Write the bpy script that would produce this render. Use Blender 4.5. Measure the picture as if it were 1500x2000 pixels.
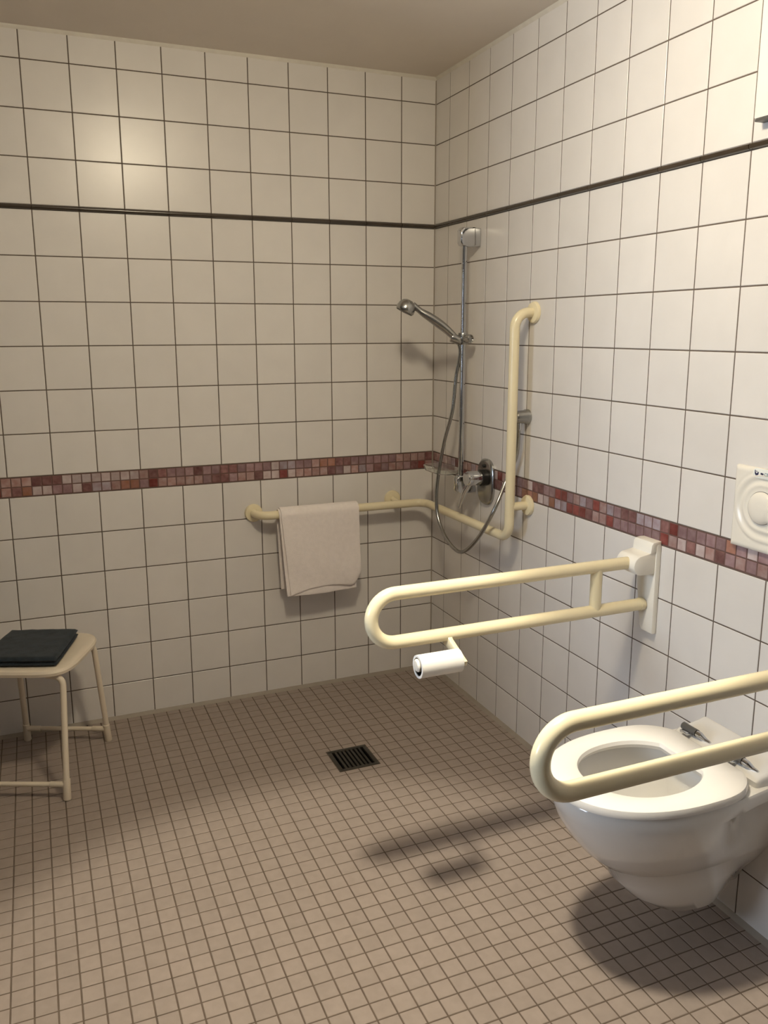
import bpy, bmesh, math, random
from mathutils import Vector, Matrix, noise

for o in list(bpy.data.objects):
    bpy.data.objects.remove(o, do_unlink=True)
SC = bpy.context.scene
COL = SC.collection
RND = random.Random(7)

# ------------------------------------------------------------------ camera
CAM_POS = Vector((-1.56394, -3.18820, 1.48434))
cam_d = bpy.data.cameras.new('camera')
cam = bpy.data.objects.new('camera', cam_d)
COL.objects.link(cam)
cam.location = CAM_POS
cam.rotation_euler = (1.3702493, 0.0018879, -0.3963733)
cam_d.sensor_fit = 'VERTICAL'
cam_d.sensor_height = 24.0
cam_d.lens = 24.0 * 1629.318 / 2000.0
cam_d.shift_x = (750 - 748.32) / 2000.0
cam_d.shift_y = -(1000 - 976.016) / 2000.0
cam_d.clip_start = 0.02
SC.camera = cam

# ------------------------------------------------------------------ world, exposure, light
w = bpy.data.worlds.new('world'); SC.world = w
w.use_nodes = True
w.node_tree.nodes['Background'].inputs[0].default_value = (0.50, 0.62, 1.0, 1)
w.node_tree.nodes['Background'].inputs[1].default_value = 0.05
SC.view_settings.view_transform = 'Standard'
SC.view_settings.look = 'None'
SC.view_settings.gamma = 1.0
SC.view_settings.use_curve_mapping = False
SC.view_settings.exposure = 0.0

LAMP = Vector((-1.0, -1.80, 2.456))          # ceiling lamp above the room, out of view
LAMP_GLOW = 150.0
LAMP_DOWN = 125.0                             # spot added below the bowl for the brighter pool on the floor
PANE = (-2.10, -1.20, 0.95, 2.00)             # added pane for cool side light, far left wall (y0, y1, z0, z1), out of view
PANE_GLOW = 25.0

# ------------------------------------------------------------------ materials
MATS = {}
def mat(name, col, rough=0.5, metal=0.0, var=0.0, scale=8.0, bump=0.0, bscale=60.0, coat=0.0,
        trans=0.0, ior=1.45, emit=None, sheen=0.0, spec=0.5, sss=0.0, col2=None):
    if name in MATS: return MATS[name]
    m = bpy.data.materials.new(name); m.use_nodes = True
    nt = m.node_tree; b = nt.nodes['Principled BSDF']
    b.inputs['Base Color'].default_value = (*col, 1)
    b.inputs['Roughness'].default_value = rough
    b.inputs['Metallic'].default_value = metal
    b.inputs['Coat Weight'].default_value = coat
    b.inputs['Coat Roughness'].default_value = 0.08
    b.inputs['Transmission Weight'].default_value = trans
    b.inputs['IOR'].default_value = ior
    b.inputs['Sheen Weight'].default_value = sheen
    b.inputs['Specular IOR Level'].default_value = spec
    if emit:
        b.inputs['Emission Color'].default_value = (*emit[0], 1)
        b.inputs['Emission Strength'].default_value = emit[1]
    tc = nt.nodes.new('ShaderNodeTexCoord')
    if var > 0:
        n = nt.nodes.new('ShaderNodeTexNoise'); n.inputs['Scale'].default_value = scale
        n.inputs['Detail'].default_value = 4
        oi = nt.nodes.new('ShaderNodeObjectInfo')
        mul = nt.nodes.new('ShaderNodeVectorMath'); mul.operation = 'MULTIPLY_ADD'
        comb = nt.nodes.new('ShaderNodeCombineXYZ')
        m2 = nt.nodes.new('ShaderNodeMath'); m2.operation = 'MULTIPLY'; m2.inputs[1].default_value = 37.0
        nt.links.new(oi.outputs['Random'], m2.inputs[0])
        for k in range(3): nt.links.new(m2.outputs[0], comb.inputs[k])
        mul.inputs[1].default_value = (1, 1, 1)
        nt.links.new(tc.outputs['Object'], mul.inputs[0]); nt.links.new(comb.outputs[0], mul.inputs[2])
        nt.links.new(mul.outputs[0], n.inputs['Vector'])
        r = nt.nodes.new('ShaderNodeValToRGB')
        r.color_ramp.elements[0].position = 0.3; r.color_ramp.elements[1].position = 0.7
        c2 = col2 if col2 else tuple(min(1, c * (1 + var)) for c in col)
        c1 = col if col2 else tuple(c * (1 - var) for c in col)
        r.color_ramp.elements[0].color = (*c1, 1); r.color_ramp.elements[1].color = (*c2, 1)
        nt.links.new(n.outputs['Fac'], r.inputs[0])
        hs = nt.nodes.new('ShaderNodeHueSaturation')
        ma = nt.nodes.new('ShaderNodeMapRange')
        ma.inputs['To Min'].default_value = 1 - var * 0.8; ma.inputs['To Max'].default_value = 1 + var * 0.8
        nt.links.new(oi.outputs['Random'], ma.inputs['Value'])
        nt.links.new(ma.outputs[0], hs.inputs['Value'])
        nt.links.new(r.outputs[0], hs.inputs['Color'])
        nt.links.new(hs.outputs[0], b.inputs['Base Color'])
    if bump > 0:
        n2 = nt.nodes.new('ShaderNodeTexNoise'); n2.inputs['Scale'].default_value = bscale
        n2.inputs['Detail'].default_value = 3
        nt.links.new(tc.outputs['Object'], n2.inputs['Vector'])
        bp = nt.nodes.new('ShaderNodeBump'); bp.inputs['Strength'].default_value = bump
        bp.inputs['Distance'].default_value = 0.002
        nt.links.new(n2.outputs['Fac'], bp.inputs['Height'])
        nt.links.new(bp.outputs[0], b.inputs['Normal'])
    MATS[name] = m
    return m

M_TILE = mat('white_glazed_tile', (0.72, 0.69, 0.66), rough=0.29, var=0.025, scale=9, bump=0.05, bscale=14)
M_GROUT = mat('wall_grout', (0.115, 0.088, 0.070), rough=0.9, var=0.12, scale=60)
M_FTILE = mat('beige_floor_tile', (0.304, 0.249, 0.215), rough=0.55, var=0.055, scale=40, bump=0.12, bscale=400)
M_FGROUT = mat('floor_grout', (0.108, 0.080, 0.060), rough=0.95, var=0.15, scale=30)
M_STRIP = mat('brown_strip_tile', (0.046, 0.033, 0.022), rough=0.22, var=0.15, scale=20)
M_CEIL = mat('ceiling_paint', (0.80, 0.73, 0.645), rough=0.9, var=0.02, scale=5, bump=0.15, bscale=250)
M_CAULK = mat('white_caulk', (0.72, 0.68, 0.60), rough=0.6, var=0.05, scale=30)
M_SILI = mat('grey_silicone', (0.30, 0.26, 0.215), rough=0.55, var=0.06, scale=20)
M_CREAM = mat('cream_nylon', (0.82, 0.73, 0.505), rough=0.22, var=0.02, scale=6, bump=0.03, bscale=90)
M_WHITE = mat('white_plastic', (0.86, 0.83, 0.76), rough=0.3, var=0.015, scale=10)
M_CERAMIC = mat('white_ceramic', (0.77, 0.75, 0.72), rough=0.10, var=0.01, scale=4, coat=0.5)
M_SEAT = mat('white_seat_plastic', (0.78, 0.755, 0.725), rough=0.20, var=0.01, scale=5)
M_CHROME = mat('chrome', (0.62, 0.63, 0.65), rough=0.10, metal=1.0, var=0.01, scale=30)
M_CHROME2 = mat('brushed_chrome', (0.42, 0.42, 0.41), rough=0.24, metal=1.0, var=0.05, scale=30)
M_BLACK = mat('black_plastic', (0.012, 0.011, 0.010), rough=0.4, var=0.1, scale=20)
M_GLASS = mat('clear_acrylic', (0.93, 0.95, 0.93), rough=0.06, trans=0.95, ior=1.3, var=0.01, scale=10)
M_GRATE = mat('dark_cast_grate', (0.050, 0.045, 0.036), rough=0.42, metal=0.5, var=0.2, scale=40, bump=0.2, bscale=200)
M_PIT = mat('drain_dark', (0.004, 0.004, 0.004), rough=0.9, var=0.2, scale=20)
M_TOWEL = mat('white_terry', (0.88, 0.81, 0.775), rough=0.95, var=0.03, scale=60, bump=0.6, bscale=420, sheen=0.3)
M_DTOWEL = mat('navy_terry', (0.016, 0.024, 0.032), rough=0.97, var=0.3, scale=35, bump=0.9, bscale=330, sheen=0.12)
M_STOOL = mat('offwhite_lacquer', (0.74, 0.65, 0.52), rough=0.35, var=0.02, scale=10)
M_PAPER = mat('white_paper', (0.87, 0.85, 0.82), rough=0.9, var=0.02, scale=40)
M_WATER = mat('bowl_water', (0.75, 0.75, 0.70), rough=0.03, trans=0.7, ior=1.33, var=0.02, scale=4)
M_PLATE = mat('ivory_plate', (0.80, 0.76, 0.68), rough=0.25, var=0.01, scale=8)
M_NAVY = mat('navy_print', (0.02, 0.02, 0.07), rough=0.5, var=0.05, scale=50)
M_TEAL = mat('teal_print', (0.02, 0.13, 0.17), rough=0.5, var=0.05, scale=50)
M_LABEL = mat('label_white', (0.82, 0.84, 0.80), rough=0.3, var=0.01, scale=20)
M_DGREY = mat('dark_grey_metal', (0.09, 0.085, 0.08), rough=0.4, var=0.05, scale=20)
M_OPAL = mat('lamp_opal', (0.9, 0.9, 0.85), rough=0.4, var=0.01, emit=((1.0, 0.865, 0.63), LAMP_GLOW))
M_PANE = mat('cool_side_glow', (0.8, 0.8, 0.8), rough=0.2, var=0.01, emit=((0.72, 0.84, 1.0), PANE_GLOW))
M_DARK_WALL = mat('dark_unseen_wall', (0.13, 0.115, 0.10), rough=0.5, var=0.03, scale=6)  # unseen walls, coloured dark to cut bounced light
CHIP = [mat('chip_dark_red', (0.152, 0.032, 0.026), rough=0.25, var=0.3, scale=45, col2=(0.240, 0.068, 0.060)),
        mat('chip_maroon', (0.136, 0.056, 0.056), rough=0.25, var=0.3, scale=45, col2=(0.256, 0.136, 0.128)),
        mat('chip_rose', (0.320, 0.176, 0.160), rough=0.25, var=0.25, scale=45, col2=(0.416, 0.304, 0.288)),
        mat('chip_pink_white', (0.400, 0.304, 0.296), rough=0.25, var=0.2, scale=45, col2=(0.496, 0.424, 0.424)),
        mat('chip_lavender', (0.368, 0.328, 0.368), rough=0.25, var=0.2, scale=45, col2=(0.288, 0.208, 0.224)),
        mat('chip_terracotta', (0.264, 0.120, 0.068), rough=0.25, var=0.25, scale=45, col2=(0.320, 0.160, 0.128)),
        mat('chip_mauve', (0.232, 0.136, 0.144), rough=0.25, var=0.25, scale=45, col2=(0.320, 0.216, 0.224))]
CHIP_W = [2.2, 4, 4, 3, 2.2, 1.2, 4]
M_BGROUT = mat('mosaic_grout', (0.13, 0.072, 0.062), rough=0.9, var=0.1, scale=30)

# ------------------------------------------------------------------ mesh helpers
def mesh_obj(name, verts, faces, m, parent=None, smooth=None, shift=None):
    me = bpy.data.meshes.new(name)
    me.from_pydata([tuple(v) for v in verts], [], faces)
    me.materials.append(m)
    if smooth is not None:
        for p in me.polygons: p.use_smooth = True
        me.set_sharp_from_angle(angle=math.radians(smooth))
    me.update()
    o = bpy.data.objects.new(name, me); COL.objects.link(o)
    if parent: link_parent(o, parent)
    return o

def link_parent(o, parent):
    # vertices are given in world space; parent may sit anywhere
    o.parent = parent
    o.matrix_parent_inverse = world_of(parent).inverted()

def world_of(o):
    mw = Matrix.LocRotScale(o.location, o.rotation_euler, o.scale)
    if o.parent: return world_of(o.parent) @ o.matrix_parent_inverse @ mw
    return mw

def recenter(o):
    """move a top-level mesh's origin to the middle of its base"""
    vs = [v.co.copy() for v in o.data.vertices]
    c = Vector(((min(v.x for v in vs) + max(v.x for v in vs)) / 2, (min(v.y for v in vs) + max(v.y for v in vs)) / 2, min(v.z for v in vs)))
    o.data.transform(Matrix.Translation(-c)); o.location = o.location + c

def tag(o, label, cat, group=None, kind=None):
    o['label'] = label; o['category'] = cat
    if group: o['group'] = group
    if kind: o['kind'] = kind
    return o

def thing(name, label, cat, loc, group=None, kind=None):
    o = bpy.data.objects.new(name, None); COL.objects.link(o)
    o.location = loc; o.empty_display_size = 0.05
    return tag(o, label, cat, group, kind)

class MB:
    def __init__(s): s.v = []; s.f = []
    def add(s, v, f):
        k = len(s.v); s.v += [Vector(x) for x in v]; s.f += [tuple(i + k for i in q) for q in f]; return s
    def build(s, name, m, parent=None, smooth=35): return mesh_obj(name, s.v, s.f, m, parent, smooth)

def bm_data(bm):
    bm.verts.index_update(); v = [x.co.copy() for x in bm.verts]; f = [tuple(q.index for q in p.verts) for p in bm.faces]; bm.free(); return v, f

def box_data(x0, x1, y0, y1, z0, z1, bev=0.0, seg=2):
    bm = bmesh.new()
    bmesh.ops.create_cube(bm, size=1.0, matrix=Matrix.Translation(((x0 + x1) / 2, (y0 + y1) / 2, (z0 + z1) / 2)) @ Matrix.Diagonal((abs(x1 - x0), abs(y1 - y0), abs(z1 - z0), 1)))
    if bev > 0: bmesh.ops.bevel(bm, geom=list(bm.edges), offset=bev, segments=seg, profile=0.5, affect='EDGES')
    return bm_data(bm)

def prism_data(pts, axis, a0, a1, bev=0.0, seg=2):
    """outline pts (2D) extruded along axis from a0 to a1; 2D axes follow in x,y,z order without `axis`"""
    bm = bmesh.new()
    def mk(p, a):
        if axis == 'x': return (a, p[0], p[1])
        if axis == 'y': return (p[0], a, p[1])
        return (p[0], p[1], a)
    b0 = [bm.verts.new(mk(p, a0)) for p in pts]; b1 = [bm.verts.new(mk(p, a1)) for p in pts]
    n = len(pts)
    f0 = bm.faces.new(b0); f1 = bm.faces.new(b1[::-1])
    for i in range(n): bm.faces.new((b0[i], b1[i], b1[(i + 1) % n], b0[(i + 1) % n]))
    bmesh.ops.recalc_face_normals(bm, faces=list(bm.faces))
    if bev > 0:
        es = list(f0.edges) + list(f1.edges)
        bmesh.ops.bevel(bm, geom=es, offset=bev, segments=seg, profile=0.5, affect='EDGES')
    return bm_data(bm)

def frame_for(t):
    t = t.normalized(); a = Vector((0, 0, 1)) if abs(t.z) < 0.9 else Vector((1, 0, 0))
    n = t.cross(a).normalized(); return n, t.cross(n).normalized()

def tube_data(pts, r, seg=16, caps=True):
    pts = [Vector(p) for p in pts]; n = len(pts)
    rs = r if isinstance(r, (list, tuple)) else [r] * n
    tang = []
    for i in range(n):
        a = pts[max(0, i - 1)]; b = pts[min(n - 1, i + 1)]
        tang.append((b - a).normalized())
    nrm, _ = frame_for(tang[0]); v = []; f = []
    for i in range(n):
        nrm = (nrm - tang[i] * nrm.dot(tang[i])).normalized(); bi = tang[i].cross(nrm)
        for k in range(seg):
            a = 2 * math.pi * k / seg
            v.append(pts[i] + (nrm * math.cos(a) + bi * math.sin(a)) * rs[i])
    for i in range(n - 1):
        for k in range(seg):
            k2 = (k + 1) % seg
            f.append((i * seg + k, i * seg + k2, (i + 1) * seg + k2, (i + 1) * seg + k))
    if caps:
        f.append(tuple(range(seg))[::-1]); f.append(tuple((n - 1) * seg + k for k in range(seg)))
    return v, f

def fillet(pts, r, n=8):
    pts = [Vector(p) for p in pts]; out = [pts[0]]
    for i in range(1, len(pts) - 1):
        p = pts[i]; a = (pts[i - 1] - p).normalized(); b = (pts[i + 1] - p).normalized()
        ang = a.angle(b); d = r / math.tan(ang / 2)
        c = p + (a + b).normalized() * (r / math.sin(ang / 2))
        s = p + a * d - c; e = p + b * d - c
        for k in range(n + 1):
            t = k / n
            th = s.angle(e); q = s * (math.sin((1 - t) * th) / math.sin(th)) + e * (math.sin(t * th) / math.sin(th))
            out.append(c + q)
    out.append(pts[-1]); return out

def spline(pts, n=8):
    pts = [Vector(p) for p in pts]; P = [pts[0]] + pts + [pts[-1]]; out = []
    for i in range(1, len(P) - 2):
        for k in range(n):
            t = k / n; a, b, c, d = P[i - 1], P[i], P[i + 1], P[i + 2]
            out.append(0.5 * ((2 * b) + (c - a) * t + (2 * a - 5 * b + 4 * c - d) * t * t + (3 * b - a - 3 * c + d) * t ** 3))
    out.append(pts[-1]); return out

def lathe_data(prof, base, axis, seg=24):
    """prof: (radius, height along axis)"""
    axis = Vector(axis).normalized(); n, b = frame_for(axis); base = Vector(base); v = []; f = []
    for r, h in prof:
        for k in range(seg):
            a = 2 * math.pi * k / seg
            v.append(base + axis * h + (n * math.cos(a) + b * math.sin(a)) * max(r, 1e-5))
    for i in range(len(prof) - 1):
        for k in range(seg):
            k2 = (k + 1) % seg
            f.append((i * seg + k, (i + 1) * seg + k, (i + 1) * seg + k2, i * seg + k2))
    f.append(tuple(range(seg))); f.append(tuple((len(prof) - 1) * seg + k for k in range(seg))[::-1])
    bm = bmesh.new(); vs = [bm.verts.new(x) for x in v]
    for q in f:
        try: bm.faces.new([vs[i] for i in q])
        except ValueError: pass
    bmesh.ops.recalc_face_normals(bm, faces=list(bm.faces))
    return bm_data(bm)

def rrect(cx, cy, hx, hy, r, n=5):
    out = []
    for sx, sy, a0 in ((1, 1, 0), (-1, 1, 90), (-1, -1, 180), (1, -1, 270)):
        for k in range(n + 1):
            a = math.radians(a0 + 90 * k / n)
            out.append((cx + sx * (hx - r) + r * math.cos(a), cy + sy * (hy - r) + r * math.sin(a)))
    return out

def loft_data(rings, cap0=True, cap1=True):
    n = len(rings[0]); v = [Vector(p) for r in rings for p in r]; f = []
    for i in range(len(rings) - 1):
        for k in range(n):
            k2 = (k + 1) % n; f.append((i * n + k, i * n + k2, (i + 1) * n + k2, (i + 1) * n + k))
    if cap0: f.append(tuple(range(n))[::-1])
    if cap1: f.append(tuple((len(rings) - 1) * n + k for k in range(n)))
    bm = bmesh.new(); vs = [bm.verts.new(x) for x in v]
    for q in f: bm.faces.new([vs[i] for i in q])
    bmesh.ops.recalc_face_normals(bm, faces=list(bm.faces))
    return bm_data(bm)

# ------------------------------------------------------------------ room measures (floor = 0, inner corner at x=0, y=0)
P = 0.152                      # wall tile pitch
JO = 0.0034                    # wall joint
BASE = -0.009
BAND0 = 6 * P + BASE; BAND1 = BAND0 + 0.0724
STRIP0 = BAND1 + 6 * P; STRIP1 = STRIP0 + 0.0146
CEIL = 2.456
XL = -2.35                     # left wall of the shower bay
XW = -4.40; JAMB = -1.25       # assumed wider part of the room, jamb placed to shade the corner
YF = -3.75                     # wall behind the camera
A0 = 0.1184; B0 = 0.1492       # first column at the corner: right wall, back wall

def slab(name, x0, x1, y0, y1, z0, z1, m, label, cat):
    o = mesh_obj(name, *box_data(x0, x1, y0, y1, z0, z1), m)
    o['kind'] = 'structure'; tag(o, label, cat); return o

# ---- tile pieces: thin slabs with bevelled face, local axes: x width, z height, -y = face normal
TILE_CACHE = {}
def tile_mesh(kind, wd, ht, m, depth=0.006, bev=0.0013):
    key = (kind, round(wd, 4), round(ht, 4))
    if key in TILE_CACHE: return TILE_CACHE[key]
    hx, hz = wd / 2, ht / 2
    v = []
    for (d, ins) in ((depth, 0), (bev * 0.8, 0), (0, bev)):
        v += [(-hx + ins, d, -hz + ins), (hx - ins, d, -hz + ins), (hx - ins, d, hz - ins), (-hx + ins, d, hz - ins)]
    f = [(8, 9, 10, 11)]
    for a in (0, 4):
        for k in range(4): f.append((a + k, a + (k + 1) % 4, a + 4 + (k + 1) % 4, a + 4 + k))
    me = bpy.data.meshes.new(kind); me.from_pydata(v, [], f); me.materials.append(m); me.update()
    TILE_CACHE[key] = me
    return me

def place_tile(name, me, parent, loc, rz, tilt=0.0, m=None, rx=0.0):
    o = bpy.data.objects.new(name, me); COL.objects.link(o)
    o.location = loc
    o.rotation_euler = (rx + RND.uniform(-tilt, tilt), 0, rz + RND.uniform(-tilt, tilt))
    o.parent = parent
    if m:
        o.material_slots[0].link = 'OBJECT'; o.material_slots[0].material = m
    return o

def merge_tiles(name, items, m, parent):
    """join many pieces (mesh, matrix) into one part"""
    v = []; f = []
    for me, mx in items:
        k = len(v); v += [mx @ x.co for x in me.vertices]; f += [tuple(i + k for i in p.vertices) for p in me.polygons]
    o = mesh_obj(name, v, f, m); o.parent = parent; o['kind'] = 'stuff'; return o

def row_spans():
    rows = [(0.006, P + BASE - JO / 2)]
    for k in range(1, 6): rows.append((k * P + BASE + JO / 2, (k + 1) * P + BASE - JO / 2))
    for k in range(6): rows.append((BAND1 + k * P + JO / 2, BAND1 + (k + 1) * P - JO / 2))
    for k in range(3): rows.append((STRIP1 + k * P + JO / 2, STRIP1 + (k + 1) * P - JO / 2))
    rows.append((STRIP1 + 3 * P + JO / 2, CEIL - 0.003))
    return rows

def strip_mesh(ln):
    key = ('strip', round(ln, 4))
    if key in TILE_CACHE: return TILE_CACHE[key]
    prof = [(0.004, -0.0070), (-0.003, -0.0070), (-0.0075, -0.0048), (-0.0092, 0.0), (-0.0075, 0.0048), (-0.003, 0.0070), (0.004, 0.0070)]
    v = []; f = []; n = len(prof)
    for x in (-ln / 2, ln / 2): v += [(x, y, z) for y, z in prof]
    for k in range(n - 1): f.append((k, n + k, n + k + 1, k + 1))
    f.append(tuple(range(n))); f.append(tuple(range(n, 2 * n))[::-1])
    me = bpy.data.meshes.new('strip_tile'); me.from_pydata(v, [], f); me.materials.append(M_STRIP)
    for p_ in me.polygons: p_.use_smooth = True
    me.set_sharp_from_angle(angle=math.radians(40)); me.update()
    TILE_CACHE[key] = me; return me

def tile_wall(wall, first, length, individual, to_world, rz):
    """to_world(s, z): s = distance from the inner corner along the wall"""
    cols = [(JO * 0.5, first - JO / 2)]; s = first
    while s < length - 0.02:
        cols.append((s + JO / 2, min(s + P - JO / 2, length))); s += P
    extra = []
    for (s0, s1) in cols:
        for (z0, z1) in row_spans():
            me = tile_mesh('wall_tile', s1 - s0, z1 - z0, M_TILE)
            p = to_world((s0 + s1) / 2, (z0 + z1) / 2)
            if s0 < individual: place_tile('wall_tile', me, wall, p, rz, tilt=0.0016)
            else: extra.append((me, Matrix.Translation(p) @ Matrix.Rotation(rz, 4, 'Z')))
        # dark strip piece of this column
        o = bpy.data.objects.new('strip_tile', strip_mesh(s1 - s0 + 0.0016)); COL.objects.link(o)
        o.location = to_world((s0 + s1) / 2, (STRIP0 + STRIP1) / 2); o.rotation_euler = (0, 0, rz); o.parent = wall
    if extra: merge_tiles('wall_tile_field', extra, M_TILE, wall)
    # mosaic band
    pc = 0.0338; hz = (BAND1 - BAND0 - 0.004) / 2
    me = tile_mesh('mosaic_chip', pc - 0.0030, hz - 0.0030, CHIP[0], bev=0.0016)
    n = int(length / pc); last = [None, None]
    for i in range(n):
        for j in range(2):
            c = RND.choices(range(7), CHIP_W)[0]
            if last[j] is not None and RND.random() < 0.22: c = last[j]
            last[j] = c
            place_tile('mosaic_chip', me, wall, to_world(0.003 + (i + 0.5) * pc, BAND0 + 0.002 + (j + 0.5) * hz), rz, tilt=0.01, m=CHIP[c])
    mb = MB()
    a = to_world(0, BAND0 + 0.001); b = to_world(length, BAND1 - 0.001)
    nrm = Vector((0, 1, 0)); nrm.rotate(Matrix.Rotation(rz, 3, 'Z'))
    q = [Vector((a.x, a.y, a.z)), Vector((b.x, b.y, a.z)), Vector((b.x, b.y, b.z)), Vector((a.x, a.y, b.z))]
    mb.add([x + nrm * 0.0010 for x in q] + [x + nrm * 0.004 for x in q], [(0, 1, 2, 3), (7, 6, 5, 4), (0, 4, 5, 1), (1, 5, 6, 2), (2, 6, 7, 3), (3, 7, 4, 0)])
    mb.build('mosaic_bedding', M_BGROUT, wall)

GR = 0.0011
wall_back = slab('wall_back', XL - 0.1, 0.1, GR, 0.1, -0.1, CEIL + 0.1, M_GROUT, 'white tiled wall behind the towel and stool, with a red mosaic band', 'wall')
wall_right = slab('wall_right', GR, 0.1, YF - 0.1, GR, -0.1, CEIL + 0.1, M_GROUT, 'white tiled wall behind the toilet and shower, with a red mosaic band', 'wall')
tile_wall(wall_back, B0, -XL, 99, lambda s, z: Vector((-s, 0, z)), 0.0)
tile_wall(wall_right, A0, 2.95, 2.35, lambda s, z: Vector((0, -s, z)), -math.pi / 2)
# unseen walls to the left, jamb and low wall added to block light
wl = MB(); wl.add(*box_data(XL - 0.12, XL, JAMB, 0.0, -0.1, CEIL + 0.1)); wl.add(*box_data(XL - 0.12, XL, -2.75, JAMB, -0.1, 0.82, 0.004)); wl.add(*box_data(XW, XL - 0.12, JAMB, JAMB + 0.12, -0.1, CEIL + 0.1)); wl.add(*box_data(XW - 0.1, XW, YF - 0.1, JAMB + 0.12, -0.1, CEIL + 0.1))
tag(wl.build('wall_left', M_DARK_WALL), 'plain dark stepped wall on the left, unseen, shaped to block side light', 'wall', kind='structure')
fw = MB(); fw.add(*box_data(XW, 0, YF - 0.1, YF, -0.1, CEIL + 0.1))
tag(fw.build('wall_front', M_DARK_WALL), 'plain wall behind the viewer, darkened to cut bounced light', 'wall', kind='structure')
ceiling = slab('ceiling', XW - 0.1, 0.1, YF - 0.1, 0.1, CEIL, CEIL + 0.1, M_CEIL, 'plain beige painted ceiling above the tiled walls', 'ceiling')
# caulk bead where the tiles meet the ceiling
tr = MB(); tr.add(*prism_data([(0, CEIL), (-0.009, CEIL), (-0.005, CEIL - 0.006), (0, CEIL - 0.011)], 'x', XL, 0))
tag(tr.build('trim_1', M_CAULK), 'thin white caulk bead between ceiling and the wall behind the stool', 'trim', kind='structure')
tr = MB(); tr.add(*prism_data([(0, CEIL), (-0.009, CEIL), (-0.005, CEIL - 0.006), (0, CEIL - 0.011)], 'y', -2.95, -0.009))
tag(tr.build('trim_2', M_CAULK), 'thin white caulk bead between ceiling and the wall behind the toilet', 'trim', kind='structure')
tr = MB(); tr.add(*tube_data([(0.0, 0.001, 0), (0.0, 0.001, CEIL - 0.012)], 0.0042, 8))
tag(tr.build('trim_3', M_SILI), 'grey silicone joint running up the corner between the two tiled walls', 'trim', kind='structure')
# silicone fillets along the floor
tr = MB(); tr.add(*prism_data([(0, 0), (-0.012, 0), (-0.006, 0.004), (-0.002, 0.010), (0, 0.012)], 'x', XL, 0.0))
tag(tr.build('baseboard_back', M_SILI), 'grey silicone joint along the floor under the wall behind the stool', 'joint', kind='structure')
tr = MB(); tr.add(*prism_data([(0, 0), (-0.012, 0), (-0.006, 0.004), (-0.002, 0.010), (0, 0.012)], 'y', YF, -0.012))
tag(tr.build('baseboard_right', M_SILI), 'grey silicone joint along the floor under the wall behind the toilet', 'joint', kind='structure')

# ---- floor
DR = (-0.6905, -0.5445, -0.7150, -0.5680)         # drain outline
fl = MB()
HOLE = (DR[0] + 0.004, DR[1] - 0.004, DR[2] + 0.004, DR[3] - 0.004)
for a, b, c, d in ((XW, HOLE[0], YF, 0), (HOLE[1], 0, YF, 0), (HOLE[0], HOLE[1], YF, HOLE[2]), (HOLE[0], HOLE[1], HOLE[3], 0)):
    fl.add(*box_data(a, b, c, d, -0.1, -GR))
floor = fl.build('floor', M_FGROUT, smooth=None); tag(floor, 'floor of small square beige mosaic tiles with brown joints', 'floor', kind='structure')
FP = 0.0496; FJ = 0.0036; FX = -1.7170; FY = -1.0385; FQ = 0.0499
mi = cam.rotation_euler.to_matrix().inverted()
def in_view(p):                                   # only to choose which tiles are parts of their own
    d = mi @ (Vector(p) - CAM_POS)
    if d.z > -0.1: return False
    u = 748.3 + 1629.3 * d.x / -d.z; v = 976 + 1629.3 * d.y / d.z
    return -25 < u < 1525 and -25 < v < 2025 and not (u > 1120 and v < 1640 + (u - 1120) * 0.2)
whole = []; field = []
def cut(r, h):
    x0, x1, y0, y1 = r
    if x1 <= h[0] or x0 >= h[1] or y1 <= h[2] or y0 >= h[3]: return [r]
    out = []
    if y0 < h[2]: out.append((x0, x1, y0, h[2]))
    if y1 > h[3]: out.append((x0, x1, h[3], y1))
    a, b = max(y0, h[2]), min(y1, h[3])
    if x0 < h[0]: out.append((x0, h[0], a, b))
    if x1 > h[1]: out.append((h[1], x1, a, b))
    return out
KEEP = (DR[0] - 0.003, DR[1] + 0.003, DR[2] - 0.003, DR[3] + 0.003)
for i in range(-55, 36):
    for j in range(-22, 56):
        x0, x1 = FX + i * FP + FJ / 2, FX + (i + 1) * FP - FJ / 2
        y1, y0 = FY + j * FQ - FJ / 2, FY + (j - 1) * FQ + FJ / 2
        y0, y1 = min(y0, y1), max(y0, y1)
        x0 = max(x0, XL if y0 > JAMB else XW); x1 = min(x1, -0.004); y1 = min(y1, -0.004); y0 = max(y0, YF)
        if x1 - x0 < 0.006 or y1 - y0 < 0.006: continue
        for (a, b, c, d) in cut((x0, x1, y0, y1), KEEP):
            if b - a < 0.003 or d - c < 0.003: continue
            r = ((a + b) / 2, (c + d) / 2, 0)
            full = abs((b - a) - (FP - FJ)) < 1e-4 and abs((d - c) - (FQ - FJ)) < 1e-4
            if full and in_view(r): whole.append(r)
            else: field.append((b - a, d - c, r))
whole.sort(key=lambda r: (Vector(r) - CAM_POS).length)
fme = tile_mesh('floor_tile', FP - FJ, FQ - FJ, M_FTILE, bev=0.0011)
RXF = -math.pi / 2
for r in whole[:300]: place_tile('floor_tile', fme, floor, r, 0.0, tilt=0.003, rx=RXF)
items = []
for r in whole[300:]: field.append((FP - FJ, FQ - FJ, r))
for wd, ht, r in field:
    items.append((tile_mesh('floor_tile', wd, ht, M_FTILE, bev=0.0011), Matrix.Translation(r) @ Matrix.Rotation(RXF + RND.uniform(-.003, .003), 4, 'X')))
merge_tiles('floor_tile_field', items, M_FTILE, floor)

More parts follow.
